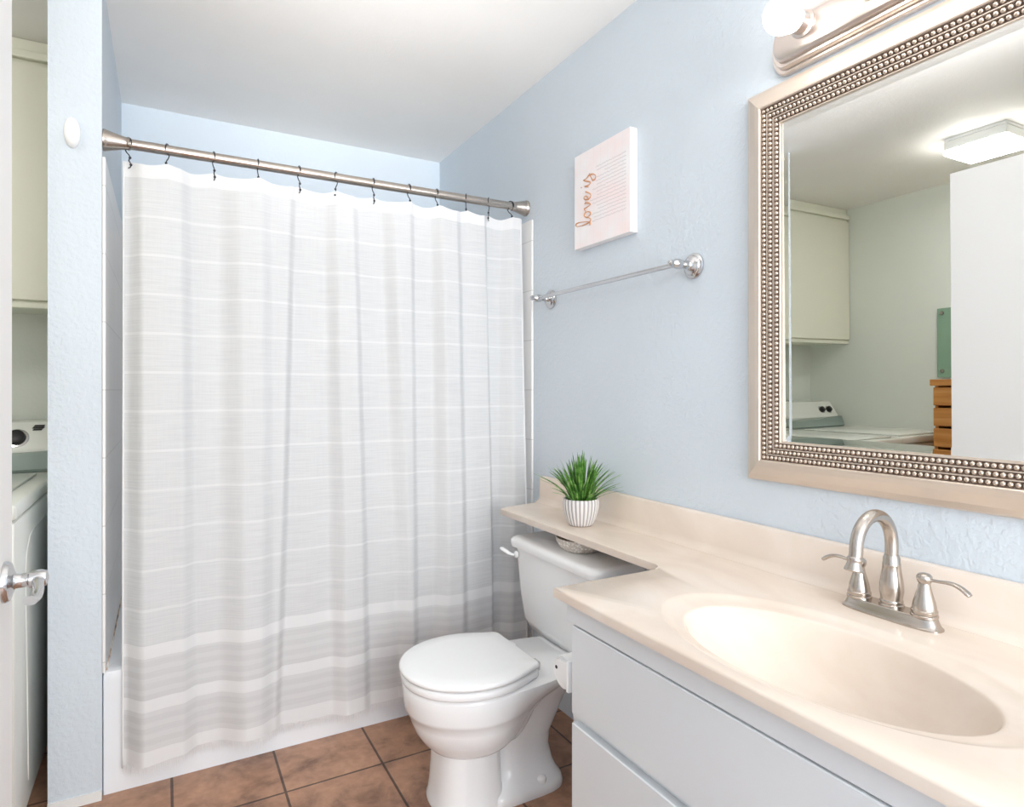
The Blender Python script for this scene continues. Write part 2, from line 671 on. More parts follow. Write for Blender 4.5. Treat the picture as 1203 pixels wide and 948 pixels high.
# door slab standing open at the left edge of the frame
DX, DY = -0.2345, 1.394
bm = bmesh.new()
rbox(bm, DX - 0.036, DX, DY - 0.80, DY, 0.012, EYE + 0.866, 0.0025, 2)
door = struct('door_1', bm, 'door')
HZ = EYE - 0.322
HY = DY - 0.065
bm = bmesh.new()
lathe(bm, [(0.034, 0.0), (0.034, 0.004), (0.031, 0.009), (0.022, 0.012), (0.0165, 0.014)], (DX, HY, HZ), (1, 0, 0), 32)
ro = obj('handle_rose', bm, 'chrome', door, True, angle=40)
bm = bmesh.new()
lathe(bm, [(0.0165, 0.012), (0.0125, 0.016), (0.0115, 0.03), (0.0125, 0.034), (0.0145, 0.035), (0.0150, 0.050), (0.0125, 0.058), (0.004, 0.061)],
      (DX, HY, HZ), (1, 0, 0), 24)
arm = catmull([(DX + 0.047, HY - 0.002, HZ), (DX + 0.050, HY - 0.03, HZ + 0.000), (DX + 0.055, HY - 0.06, HZ - 0.004), (DX + 0.056, HY - 0.09, HZ - 0.007), (DX + 0.052, HY - 0.112, HZ - 0.006)], 6)
tube(bm, arm, [0.0105 - 0.0028 * math.sin(pi * i / (len(arm) - 1)) for i in range(len(arm))], 14, 0.7)
hd = obj('lever', bm, 'chrome', door, True, angle=50)

# ------------------------------------------------------------------ countertop with moulded basin
ZC = EYE - 0.435                       # top surface
CX0, CX1 = 0.750, 1.282                # front edge, splash face
CY0, CY1 = 0.06, 1.165                 # near end, end over the toilet
SX0 = 1.075                            # front of the narrow shelf
T = 0.021
top = thing('countertop', 'cream marble vanity countertop with moulded oval basin and a narrow shelf over the toilet', 'countertop', (1.0, 1.0, ZC - T))
BX, BY = 0.955, 0.672                  # basin centre
BA, BB = 0.150, 0.262                  # inner semi axes (x, y)
bm = bmesh.new()
ang = [2 * pi * i / 144 for i in range(144)]
for cxx in (CX0, CX1):
    for cyy in (CY0, CY1):
        a = math.atan2(cyy - BY, cxx - BX) % (2 * pi)
        k = min(range(len(ang)), key=lambda i: abs(ang[i] - a))
        ang[k] = a
prof = [(0.05, -0.135), (0.2, -0.133), (0.4, -0.127), (0.56, -0.116), (0.70, -0.100), (0.81, -0.080), (0.89, -0.057), (0.945, -0.037), (0.978, -0.0215), (0.992, -0.0150),
        (1.0, -0.0125), (1.010, -0.0112), (1.03, -0.0102), (1.09, -0.0084), (1.14, -0.0060), (1.18, -0.0030), (1.205, -0.0010), (1.23, 0.0)]
rings = []
for s, dz in prof:
    r = []
    for a in ang:
        k = 1.0 / math.sqrt((cos(a) / BA) ** 2 + (sin(a) / BB) ** 2)
        # wide rim squeezed at the front so it stays on the slab
        sx = s
        if s > 1.0:
            fr_ = max(0.0, -cos(a))
            sx = 1.0 + (s - 1.0) * (1.0 - 0.15 * fr_)
        r.append(Vector((BX + cos(a) * k * sx, BY + sin(a) * k * sx, ZC + dz)))
    rings.append(r)
edge = []
for a in ang:
    c_, s_ = cos(a), sin(a)
    tt = 1e9
    if c_ > 1e-9: tt = min(tt, (CX1 - BX) / c_)
    if c_ < -1e-9: tt = min(tt, (CX0 - BX) / c_)
    if s_ > 1e-9: tt = min(tt, (CY1 - BY) / s_)
    if s_ < -1e-9: tt = min(tt, (CY0 - BY) / s_)
    edge.append(Vector((BX + c_ * tt, BY + s_ * tt, ZC)))


def inset(p, d, z):
    # moves a boundary point inwards from the front edge only (small eased front edge)
    q = Vector(p)
    q.x = max(q.x, CX0 + d)
    if abs(p.y - CY1) < 1e-6 and p.x < SX0 - 0.02:
        q.y = CY1 - d
    q.z = z
    return q


rings.append([inset(p, 0.004, ZC) for p in edge])
rings.append([inset(p, 0.001, ZC - 0.002) for p in edge])
rings.append([inset(p, 0.0, ZC - 0.005) for p in edge])
rings.append([inset(p, 0.0, ZC - T) for p in edge])
vr = loft(bm, rings, True, True, False)
# underside ring around the bowl
und = [bm.verts.new((BX + (p.x - BX) * 0.99, BY + (p.y - BY) * 0.99, ZC - T)) for p in rings[9]]
for i in range(len(ang)):
    j = (i + 1) % len(ang)
    bm.faces.new((vr[-1][i], vr[-1][j], und[j], und[i]))
# outer bowl shell
bot = [bm.verts.new((BX + (p.x - BX) * 0.9, BY + (p.y - BY) * 0.9, ZC - 0.143)) for p in rings[9]]
for i in range(len(ang)):
    j = (i + 1) % len(ang)
    bm.faces.new((und[i], und[j], bot[j], bot[i]))
bm.faces.new(bot)
slab = obj('counter_slab', bm, 'marble', top, True, angle=50)
# shelf over the toilet tank, with the rounded inner corner
bm = bmesh.new()
poly = []
R = 0.03
for k in range(9):
    a = pi / 2 * k / 8
    poly.append((SX0 - R + R * sin(a), CY1 + R - R * cos(a)))
poly += [(SX0 + 0.002, 2.030), (SX0 + 0.008, 2.040), (1.13, 2.052), (CX1, 2.085), (CX1, CY1), (SX0 - R, CY1)]
poly = [poly[i] for i in range(len(poly))]
prism(bm, poly, ZC - T, ZC)
bmesh.ops.bevel(bm, geom=[e for e in bm.edges if all(v.co.z > ZC - 1e-4 for v in e.verts) and not all(abs(v.co.y - CY1) < 1e-5 for v in e.verts)
                          and not all(v.co.x > CX1 - 1e-5 for v in e.verts)],
                offset=0.004, segments=3, profile=0.5, affect='EDGES')
obj('toilet_shelf', bm, 'marble', top, True, angle=35)
# backsplash with coved foot
bm = bmesh.new()
pr = [(1.298, ZC - T), (1.298, ZC + 0.100), (1.289, ZC + 0.100), (1.284, ZC + 0.097), (1.281, ZC + 0.090), (1.280, ZC + 0.022), (1.278, ZC + 0.012), (1.272, ZC + 0.004), (1.262, ZC + 0.0006), (1.262, ZC - T + 0.003)]
rings = []
for y, dx, dzz in ((CY0, 0, 0), (2.05, 0, 0), (2.075, 0, 0), (2.088, 0, -0.002), (2.094, 0.003, -0.006)):
    rings.append([(min(x + dx, 1.298), y, z + (dzz if z > ZC + 0.05 else 0)) for x, z in pr])
loft(bm, rings)
obj('backsplash', bm, 'marble', top, True, angle=35)

# ------------------------------------------------------------------ vanity cabinet
VX = 0.790
VY1 = 1.145
van = thing('vanity_cabinet', 'white painted vanity cabinet under the cream countertop', 'cabinet', (1.0, 0.6, 0))
bm = bmesh.new()
quad_box(bm, VX, VX + 0.018, CY0 + 0.01, VY1, 0.0, ZC - T)
quad_box(bm, VX + 0.018, 1.295, VY1 - 0.018, VY1, 0.0, ZC - T)
quad_box(bm, VX + 0.018, 1.295, CY0 + 0.01, CY0 + 0.028, 0.0, ZC - T)
quad_box(bm, VX + 0.018, 1.295, CY0 + 0.028, VY1 - 0.018, 0.06, 0.078)
obj('cabinet_body', bm, 'cabinet', van)
bm = bmesh.new()
rbox(bm, VX - 0.018, VX - 0.0005, CY0 + 0.011, VY1 - 0.001, 0.6945, ZC - T - 0.0005, 0.0015, 2)
obj('top_rail', bm, 'cabinet', van)
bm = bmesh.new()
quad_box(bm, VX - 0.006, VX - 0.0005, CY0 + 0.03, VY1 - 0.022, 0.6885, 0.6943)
obj('gap_shade_strip', bm, 'gap_shade', van)  # strip put in to paint the gap's shade between rail and front


def slab_front(y0, y1, z0, z1, lipb=0.0, lipt=0.0):
    """overlay front with bevelled finger edges top and bottom"""
    b = bmesh.new()
    x0, x1 = VX - 0.019, VX - 0.0005
    pts = [(x1, z0 + lipb), (x0, z0), (x0, z1 - 0.002), (x0 + 0.002, z1), (x1, z1 - lipt)]
    if lipb == 0:
        pts = [(x1, z0), (x0 + 0.002, z0), (x0, z0 + 0.002)] + pts[2:]
    loft(b, [[(x, y, z) for x, z in pts] for y in (y0, y1)])
    return b


YD0, YD1 = CY0 + 0.03, VY1 - 0.022
ZP1, ZP0 = 0.6905, 0.503
obj('false_front', slab_front(YD0, YD1, ZP0, ZP1, lipb=0.018), 'cabinet', van)
ymid = (YD0 + YD1) / 2
obj('cabinet_door', slab_front(ymid + 0.002, YD1, 0.09, ZP0 - 0.022), 'cabinet', van)
obj('cabinet_door', slab_front(YD0, ymid - 0.002, 0.09, ZP0 - 0.022), 'cabinet', van)

# ------------------------------------------------------------------ faucet
fx, fy, fz = 1.218, 0.700, ZC
fau = thing('faucet', 'brushed nickel gooseneck faucet with two lever handles behind the basin', 'faucet', (fx, fy, fz))
bm = bmesh.new()


def stad(hx, hy, z, n=40):
    out = []
    for k in range(n):
        a = 2 * pi * k / n
        e = 2.0 / 4.0
        out.append((fx + hx * math.copysign(abs(cos(a)) ** 0.62, cos(a)), fy + hy * math.copysign(abs(sin(a)) ** 0.62, sin(a)), z))
    return out


loft(bm, [stad(0.027, 0.092, fz), stad(0.027, 0.092, fz + 0.003), stad(0.0245, 0.0885, fz + 0.006), stad(0.0235, 0.086, fz + 0.010), stad(0.0215, 0.082, fz + 0.020), stad(0.0195, 0.080, fz + 0.022)])
obj('base_plate', bm, 'nickel', fau, True, angle=35)
bm = bmesh.new()
zb = fz + 0.021
lathe(bm, [(0.0218, 0), (0.0218, 0.004), (0.0192, 0.006), (0.0200, 0.008), (0.0200, 0.011), (0.0184, 0.013), (0.0210, 0.030), (0.0205, 0.043), (0.0175, 0.062), (0.0155, 0.076), (0.0158, 0.078), (0.0158, 0.081), (0.0148, 0.083), (0.0148, 0.092), (0.0135, 0.094), (0.0125, 0.098)], (fx + 0.004, fy, zb), n=32)
obj('spout_body', bm, 'nickel', fau, True, angle=40)
bm = bmesh.new()
ra = 0.056
zc_ = fz + 0.140
pts = [(fx + 0.004, fy, zb + 0.09), (fx + 0.004, fy, zc_ - 0.01)]
for k in range(0, 19):
    a = pi * k / 18 * 1.02
    pts.append((fx + 0.004 - ra + ra * cos(a), fy, zc_ + ra * 1.05 * sin(a)))
lx, ly, lz = pts[-1]
pts += [(lx - 0.003, ly, lz - 0.012)]
tube(bm, pts, 0.0118, 18)
u = len(pts)
lathe(bm, [(0.012, 0.0), (0.0135, 0.002), (0.0135, 0.006), (0.0125, 0.008), (0.0125, 0.012), (0.0165, 0.024), (0.0150, 0.026)], (lx - 0.003, ly, lz - 0.008), (-0.22, 0, -1), 24)
obj('gooseneck_spout', bm, 'nickel', fau, True, angle=40)
for sgn in (1, -1):
    hy = fy + sgn * 0.0615
    bm = bmesh.new()
    lathe(bm, [(0.0225, 0), (0.0225, 0.0035), (0.0205, 0.0050), (0.0215, 0.0075), (0.0215, 0.0115), (0.0198, 0.0130), (0.0196, 0.017), (0.0178, 0.027), (0.0142, 0.039), (0.0112, 0.050), (0.0095, 0.060), (0.0115, 0.063), (0.0132, 0.068), (0.0128, 0.073), (0.0095, 0.077), (0.003, 0.079)], (fx, hy, zb), n=28)
    h = obj('handle', bm, 'nickel', fau, True, angle=40)
    bm = bmesh.new()
    zz = zb + 0.068
    lp = catmull([(fx, hy + sgn * 0.008, zz), (fx, hy + sgn * 0.024, zz + 0.001), (fx - 0.001, hy + sgn * 0.045, zz + 0.003), (fx - 0.002, hy + sgn * 0.062, zz - 0.001), (fx - 0.003, hy + sgn * 0.076, zz - 0.010)], 6)
    n_ = len(lp)
    tube(bm, lp, [0.0045 + 0.0035 * (i / (n_ - 1)) ** 1.2 * (1.0 if i < n_ - 2 else 0.6) for i in range(n_)], 12, 0.55)
    obj('lever', bm, 'nickel', h, True)

# ------------------------------------------------------------------ framed mirror
MY0, MY1 = 0.275, 1.095
MZ0, MZ1 = EYE - 0.223, EYE + 0.735
mir = thing('wall_mirror', 'large wall mirror in a champagne silver frame with three rows of beads', 'mirror', (XR, (MY0 + MY1) / 2, MZ0))


def frame_ring(ins, x):
    return [(x, MY0 + ins, MZ0 + ins), (x, MY1 - ins, MZ0 + ins), (x, MY1 - ins, MZ1 - ins), (x, MY0 + ins, MZ1 - ins)]


bm = bmesh.new()
loft(bm, [frame_ring(i, x) for i, x in ((0.0, 1.299), (0.0, 1.290), (0.004, 1.284), (0.016, 1.276), (0.036, 1.268), (0.047, 1.2655), (0.0515, 1.2655), (0.0535, 1.268), (0.0535, 1.280), (0.10, 1.290), (0.10, 1.299))], True, False, False)
obj('frame_moulding', bm, 'frame', mir)
bm = bmesh.new()
loft(bm, [frame_ring(i, x) for i, x in ((0.0537, 1.2735), (0.0975, 1.2865))], True, False, False)
obj('bead_groove', bm, 'bead_bed', mir)
# bead rows and the fine fillets between them
rows = [(0.0600, 1.2735), (0.0745, 1.2775), (0.0890, 1.2820)]
bm = bmesh.new()
sph = bmesh.new()
bmesh.ops.create_icosphere(sph, subdivisions=2, radius=0.0049)
sv = [v.co.copy() for v in sph.verts]
sf = [[v.index for v in f.verts] for f in sph.faces]
sph.free()
bv, bf = [], []


def bead(p):
    b0 = len(bv)
    bv.extend([(p[0] + c.x, p[1] + c.y, p[2] + c.z) for c in sv])
    bf.extend([[b0 + i for i in f] for f in sf])


for ins, x in rows:
    c = frame_ring(ins, x)
    for a, b in zip(c, c[1:] + c[:1]):
        a, b = Vector(a), Vector(b)
        nb = round((b - a).length / 0.0112)
        for k in range(nb):
            bead(a.lerp(b, k / nb))
me = bpy.data.meshes.new('beading')
me.from_pydata(bv, [], bf)
bo = bpy.data.objects.new('beading', me)
COL.objects.link(bo)
me.transform(Matrix.Translation(-Vector(mir.location)))
me.materials.append(M['bead'])
for p in me.polygons:
    p.use_smooth = True
bo.parent = mir
bm = bmesh.new()
for ins, x in ((0.0672, 1.2738), (0.0818, 1.2783), (0.0965, 1.2825)):
    w = 0.0011
    loft(bm, [frame_ring(ins - w, x + 0.006), frame_ring(ins - w, x), frame_ring(ins + w, x), frame_ring(ins + w, x + 0.006)], True, False, False)
obj('bead_fillet', bm, 'frame', mir)
# glass with a shallow bevelled border; the whole pane leans very slightly
bm = bmesh.new()
r0 = frame_ring(0.096, 1.28990)
r1 = frame_ring(0.1150, 1.29035)


def lean(p):
    return (p[0] - (p[2] - (MZ0 + MZ1) / 2) * 0.0063 + (p[1] - (MY0 + MY1) / 2) * 0.0053, p[1], p[2])


loft(bm, [[lean(p) for p in r0], [lean(p) for p in r1]], True, False, True)
obj('mirror_glass', bm, 'mirror', mir)

# ------------------------------------------------------------------ vanity light bar
LZ = EYE + 0.808
LY0, LY1 = 0.365, 1.022
lb = thing('vanity_light', 'brushed nickel vanity light bar with glowing round globes above the mirror', 'wall light', (XR, (LY0 + LY1) / 2, LZ))
bm = bmesh.new()
HH = 0.062


def plate_ring(x, shrink):
    out = []
    hh = HH - shrink
    y0, y1 = LY0 + shrink, LY1 - shrink
    for yc, s0 in ((y1 - hh * 0.62, 1), (y0 + hh * 0.62, -1)):
        for k in range(13):
            a = -pi / 2 + pi * k / 12
            out.append((x, yc + s0 * hh * 0.62 * cos(a), LZ + s0 * hh * sin(a)))
    return out


st = [(1.299, 0.0), (1.288, 0.0), (1.284, 0.003), (1.284, 0.009), (1.276, 0.010), (1.272, 0.013), (1.272, 0.020), (1.264, 0.021), (1.258, 0.026), (1.256, 0.032)]
loft(bm, [plate_ring(x, s) for x, s in st])
obj('back_plate', bm, 'nickel_warm', lb, True, angle=30)
nb = 4
for k in range(nb):
    y = 0.917 - k * 0.154
    bm = bmesh.new()
    lathe(bm, [(0.030, 0.0), (0.030, 0.003), (0.024, 0.006), (0.021, 0.016), (0.022, 0.026), (0.028, 0.030), (0.028, 0.033), (0.020, 0.033)], (1.257, y, LZ + 0.015), (-1, 0, 0), 28)
    so = obj('socket_cup', bm, 'nickel_warm', lb, True, angle=40)
    bm = bmesh.new()
    pf = [(0.016, 0.028), (0.018, 0.034)]
    for j in range(1, 17):
        a = pi * (0.16 + 0.84 * j / 16)
        pf.append((0.040 * sin(a), 0.070 - 0.040 * cos(a)))
    lathe(bm, pf, (1.257, y, LZ + 0.015), (-1, 0, 0), 28)
    obj('globe_bulb', bm, 'bulb', lb, True)

# ------------------------------------------------------------------ towel bar
tb = thing('towel_bar', 'chrome towel bar with round rosettes on the pale blue wall', 'towel bar', (XR, 1.66, EYE + 0.347))
tz = EYE + 0.347
for y in (2.031, 1.289):
    bm = bmesh.new()
    lathe(bm, [(0.036, 0.001), (0.036, 0.006), (0.032, 0.010), (0.029, 0.011), (0.026, 0.016), (0.021, 0.018), (0.017, 0.020), (0.010, 0.026), (0.0085, 0.034), (0.0095, 0.042),
               (0.0130, 0.050), (0.0145, 0.062), (0.0130, 0.073), (0.0085, 0.079), (0.0075, 0.081), (0.0095, 0.085), (0.0090, 0.092), (0.003, 0.096)], (XR, y, tz), (-1, 0, 0), 28)
    obj('post', bm, 'chrome', tb, True, angle=40)
bm = bmesh.new()
lathe(bm, [(0.0072, 0), (0.0072, 0.742)], (XR - 0.062, 1.289, tz), (0, 1, 0), 16)
obj('bar', bm, 'chrome', tb, True, angle=60)

# ------------------------------------------------------------------ canvas print hung sideways
cy0, cy1 = 1.531, 1.833
cz0, cz1 = EYE + 0.494, EYE + 0.822
cv = thing('canvas_print', 'blush white canvas print hung sideways with rose gold script reading love is', 'picture', (XR, (cy0 + cy1) / 2, cz0))
bm = bmesh.new()
rbox(bm, XR - 0.030, XR - 0.001, cy0, cy1, cz0, cz1, 0.002, 2)
obj('stretched_canvas', bm, 'canvas_side', cv)
bm = bmesh.new()
xx = XR - 0.0303
vs = [bm.verts.new(p) for p in ((xx, cy0 + 0.001, cz0 + 0.001), (xx, cy1 - 0.001, cz0 + 0.001), (xx, cy1 - 0.001, cz1 - 0.001), (xx, cy0 + 0.001, cz1 - 0.001))]
bm.faces.new(vs)
obj('printed_face', bm, 'canvas', cv)
# lettering: a = along the reading direction (up the wall), b = letter height (towards +y)
strokes = [
    # l
    [(0.00, 0.06), (0.10, 0.02), (0.26, 0.22), (0.40, 0.72), (0.42, 1.02), (0.32, 1.12), (0.20, 0.95), (0.15, 0.55), (0.18, 0.14), (0.30, -0.02), (0.46, 0.10), (0.56, 0.32)],
    # o
    [(0.84, 0.42), (0.72, 0.46), (0.60, 0.34), (0.58, 0.14), (0.70, 0.00), (0.84, 0.08), (0.90, 0.28), (0.82, 0.44), (0.92, 0.36), (1.06, 0.40)],
    # v
    [(1.06, 0.40), (1.16, 0.44), (1.20, 0.24), (1.26, 0.02), (1.38, 0.10), (1.48, 0.30), (1.46, 0.44), (1.56, 0.34)],
    # e
    [(1.62, 0.14), (1.84, 0.24), (1.94, 0.40), (1.84, 0.50), (1.70, 0.36), (1.68, 0.12), (1.80, -0.02), (1.98, 0.06), (2.20, 0.36)],
    # i
    [(2.44, 0.16), (2.56, 0.42), (2.55, 0.14), (2.62, 0.0), (2.74, 0.10), (2.88, 0.36)],
    [(2.585, 0.66), (2.60, 0.70)],
    # s with a long looping tail
    [(2.74, 0.10), (2.90, 0.40), (3.00, 0.52), (3.02, 0.30), (3.14, 0.10), (3.10, -0.16), (2.92, -0.36), (2.72, -0.34), (2.72, -0.16), (2.94, -0.04), (3.24, 0.10)],
]
bm = bmesh.new()
sc_ = 0.0545
for s in strokes:
    p = [(XR - 0.0312, cy0 + 0.206 + b * 0.078, cz0 + 0.068 + a * sc_) for a, b in s]
    p = catmull(p, 6) if len(p) > 2 else [Vector(q) for q in p]
    n_ = len(p)
    tube(bm, p, [0.0019 + 0.0006 * sin(i * 0.3) for i in range(n_)], 8)
obj('script_lettering', bm, 'copper', cv, True)

# ------------------------------------------------------------------ bathtub
tubt = thing('bathtub', 'white alcove bathtub behind the striped shower curtain', 'bathtub', ((XA + XR) / 2, 2.67, 0))
TX0, TX1, TY0, TY1, TZ = XA + 0.002, XR - 0.002, 2.203, YF - 0.002, 0.366


def rrect(x0, x1, y0, y1, r, z, n=6):
    out = []
    for cx_, cy_, a0 in ((x1 - r, y1 - r, 0), (x0 + r, y1 - r, 90), (x0 + r, y0 + r, 180), (x1 - r, y0 + r, 270)):
        for k in range(n + 1):
            a = radians(a0 + 90 * k / n)
            out.append((cx_ + r * cos(a), cy_ + r * sin(a), z))
    return out


bm = bmesh.new()
loft(bm, [rrect(TX0, TX1, TY0 + 0.006, TY1, 0.003, 0.0), rrect(TX0, TX1, TY0 + 0.006, TY1, 0.003, 0.02), rrect(TX0, TX1, TY0 + 0.004, TY1, 0.003, 0.30), rrect(TX0, TX1, TY0, TY1, 0.003, 0.335),
          rrect(TX0, TX1, TY0, TY1, 0.004, TZ - 0.012), rrect(TX0 + 0.001, TX1 - 0.001, TY0 + 0.004, TY1 - 0.001, 0.005, TZ - 0.003), rrect(TX0 + 0.003, TX1 - 0.003, TY0 + 0.012, TY1 - 0.003, 0.006, TZ),
          rrect(TX0 + 0.05, TX1 - 0.05, TY0 + 0.07, TY1 - 0.05, 0.11, TZ), rrect(TX0 + 0.06, TX1 - 0.06, TY0 + 0.082, TY1 - 0.06, 0.11, TZ - 0.010), rrect(TX0 + 0.10, TX1 - 0.085, TY0 + 0.10, TY1 - 0.08, 0.13, 0.16),
          rrect(TX0 + 0.16, TX1 - 0.13, TY0 + 0.14, TY1 - 0.12, 0.13, 0.07), rrect(TX0 + 0.22, TX1 - 0.2, TY0 + 0.2, TY1 - 0.18, 0.1, 0.06)])
obj('tub_shell', bm, 'tub', tubt, True, angle=35)
bm = bmesh.new()
tube(bm, [(TX0 + 0.006, TY0 + 0.012, TZ + 0.001), (TX0 + 0.006, TY0 + 0.3, TZ + 0.001), (TX0 + 0.006, TY1 - 0.01, TZ + 0.001)], 0.0045, 8)
obj('caulk_joint', bm, 'caulk', tubt, True)

# surround panels on the alcove walls
SZ = 1.885
bm = bmesh.new()
rbox(bm, XA + 0.0005, XA + 0.009, YS + 0.0005, YF - 0.01, TZ + 0.001, SZ, 0.003, 2)
struct('trim_1', bm, 'surround')
bm = bmesh.new()
rbox(bm, XR - 0.009, XR - 0.0005, 2.164, YF - 0.01, TZ + 0.004, SZ, 0.003, 2)
rbox(bm, XR - 0.009, XR - 0.0005, 2.164, 2.2025, 0.0, TZ + 0.004, 0.003, 2)
struct('trim_2', bm, 'surround')
bm = bmesh.new()
rbox(bm, XA + 0.0095, XR - 0.0095, YF - 0.009, YF - 0.0005, TZ + 0.001, SZ, 0.003, 2)
struct('trim_3', bm, 'surround')

# ------------------------------------------------------------------ shower rod, hooks and curtain
RY, RZ = 2.222, EYE + 0.744
rod = thing('shower_rod', 'brushed nickel shower rod with flared ends spanning the tub alcove', 'shower rod', ((XA + XR) / 2, RY, RZ))
bm = bmesh.new()
lathe(bm, [(0.0155, 0.0), (0.0155, XR - XA - 0.06)], (XA + 0.03, RY, RZ), (1, 0, 0), 20)
obj('rod_tube', bm, 'nickel', rod, True, angle=60)
for x, s in ((XA, 1), (XR, -1)):
    bm = bmesh.new()
    lathe(bm, [(0.032, 0.001), (0.032, 0.006), (0.0305, 0.008), (0.0290, 0.014), (0.0255, 0.028), (0.0220, 0.042), (0.0195, 0.054), (0.0180, 0.062), (0.0190, 0.064), (0.0190, 0.069), (0.0156, 0.071)], (x, RY, RZ), (s, 0, 0), 28)
    obj('end_flange', bm, 'nickel', rod, True, angle=40)

hooks_x = [-0.097, 0.009, 0.138, 0.271, 0.401, 0.528, 0.659, 0.794, 0.904, 1.027, 1.127, 1.222]
ordn = ['first', 'second', 'third', 'fourth', 'fifth', 'sixth', 'seventh', 'eighth', 'ninth', 'tenth', 'eleventh', 'twelfth']
HK = thing('curtain_hook', '', 'curtain hook', (0, RY, RZ), 'curtain hooks on the shower rod')
bm = bmesh.new()
pp = []
for k in range(0, 21):
    a = radians(200 - 245 * k / 20)
    pp.append((0, RY + 0.0185 * cos(a), RZ + 0.0185 * sin(a)))
pp += [(0, RY + 0.004, RZ - 0.026), (0, RY - 0.006, RZ - 0.034), (0, RY - 0.0105, RZ - 0.043), (0, RY - 0.006, RZ - 0.052), (0, RY - 0.010, RZ - 0.056), (0, RY - 0.015, RZ - 0.064), (0, RY - 0.014, RZ - 0.072), (0, RY - 0.004, RZ - 0.074)]
tube(bm, catmull(pp, 3), 0.0017, 8)
obj('wire', bm, 'hook', HK, True)
for (yy, zz_) in ((-0.0115, -0.044), (-0.016, -0.066)):
    bm = bmesh.new()
    bmesh.ops.create_uvsphere(bm, u_segments=12, v_segments=8, radius=0.0040, matrix=Matrix.Translation((0, RY + yy, RZ + zz_)))
    obj('roller_ball', bm, 'hook', HK, True)
hk_kids = list(HK.children)
for i, x in enumerate(hooks_x):
    if i == 0:
        r = HK
    else:
        r = HK.copy()
        COL.objects.link(r)
        for ch in hk_kids:
            c = ch.copy()
            COL.objects.link(c)
            c.parent = r
    r.location = (x, RY, RZ)
    r.rotation_euler = (0, 0, radians([35, -20, 10, 0, 8, -30, 0, 4, 0, -22, -35, 20][i]))
    where = 'leftmost on the shower rod' if i == 0 else ('rightmost on the shower rod' if i == 11 else '%s from the left on the shower rod' % ordn[i])
    r['label'] = 'dark wire curtain hook, %s' % where

# cloth: sawtooth pleats, each given as (x centre, half width, drop towards the room, sideways drift per metre down)
pleats = [(-0.080, 0.026, 0.050, 0.0), (0.060, 0.020, -0.034, 0.006), (0.185, 0.036, 0.042, 0.0), (0.292, 0.020, -0.020, 0.0), (0.384, 0.014, -0.030, -0.03), (0.505, 0.024, 0.032, 0.012),
          (0.590, 0.014, -0.022, 0.02), (0.705, 0.026, 0.032, 0.035), (0.800, 0.014, -0.020, 0.0), (0.895, 0.024, 0.034, 0.0), (0.985, 0.016, -0.022, 0.0), (1.108, 0.014, -0.036, 0.01), (1.205, 0.026, 0.034, -0.02)]
CXA, CXB = -0.108, 1.262


def sstep(t):
    t = max(0.0, min(1.0, t))
    return t * t * (3 - 2 * t)


def cloth_y(x, z):
    d = 1.90 - z
    amp = 0.55 + 0.45 * min(1.0, d / 0.35)
    acc = 0.026
    for i, (px, w, a, dr) in enumerate(pleats):
        wz = w * (0.95 + 0.3 * min(d, 1.8) / 1.8)
        acc -= 1.15 * a * sstep((x - (px + dr * d) + wz) / (2 * wz))
    soft = 0.004 * sin(x * 23.0 + 2.2 * z) * min(1, d) + 0.003 * sin(x * 41 - 1.3 * z + 1.0)
    lean_ = sstep(d / 1.45)
    base = RY - 0.008 - 0.038 * lean_
    y = base + amp * acc + soft
    lim = 2.196 if z < 0.40 else (2.196 + 0.04 * min(1, (z - 0.40) / 0.3))
    if y > lim - 0.010:
        y = lim - 0.010 * math.exp(-(y - lim + 0.010) / 0.010)
    return y


def hem_z(x):
    # top edge: droops between hooks
    best = 0.0
    for a, b in zip(hooks_x, hooks_x[1:]):
        if a <= x <= b:
            t = (x - a) / (b - a)
            best = 0.012 * sin(pi * t)
    return 1.893 - best


NXC, NZC = 420, 150
bm = bmesh.new()
uvl = bm.loops.layers.uv.new('UVMap')
grid = []
ZBOT = 0.088
for j in range(NZC + 1):
    row = []
    for i in range(NXC + 1):
        x = CXA + (CXB - CXA) * i / NXC
        zt = hem_z(x)
        t = j / NZC
        z = zt + (ZBOT + 0.006 * sin(x * 9.0) - zt) * t
        zc0 = z + (1.89 - zt) * max(0.0, 1 - (1.89 - z) / 0.10)
        # the left selvage tucks back toward the tub
        y = cloth_y(x, z)
        row.append((bm.verts.new((x, y, z)), x, zc0))
    grid.append(row)
for j in range(NZC):
    for i in range(NXC):
        q = (grid[j][i], grid[j + 1][i], grid[j + 1][i + 1], grid[j][i + 1])
        f = bm.faces.new([v[0] for v in q])
        for lp_, v in zip(f.loops, q):
            lp_[uvl].uv = (v[1] / 2.0, v[2] / 2.0)
cur = thing('shower_curtain', 'white linen weave shower curtain with thin stripes and fringed hem', 'shower curtain', ((XA + XR) / 2, 2.16, 0.04))
obj('curtain_cloth', bm, 'curtain', cur, True)
# fringe of loose threads
M['fringe'] = plain('fringe_threads', srgb(226, 226, 227), 0.9)
bm = bmesh.new()
x = CXA + 0.002
while x < CXB - 0.002:
    z0 = ZBOT + 0.006 * sin(x * 9.0) + 0.001
    y = cloth_y(x, z0)
    L = 0.024 + random.random() * 0.016
    dx = random.uniform(-0.003, 0.003)
    w = random.uniform(0.0008, 0.0016)
    a, b, c = (bm.verts.new((x - w, y, z0)), bm.verts.new((x + w, y, z0)), bm.verts.new((x + dx, y - random.uniform(-0.002, 0.003), z0 - L)))
    d_ = bm.verts.new((x, y - 0.001, z0))
    bm.faces.new((a, d_, c))
    bm.faces.new((d_, b, c))
    bm.faces.new((b, a, c))
    x += random.uniform(0.0016, 0.003)
fo = obj('fringe', bm, 'fringe', cur)
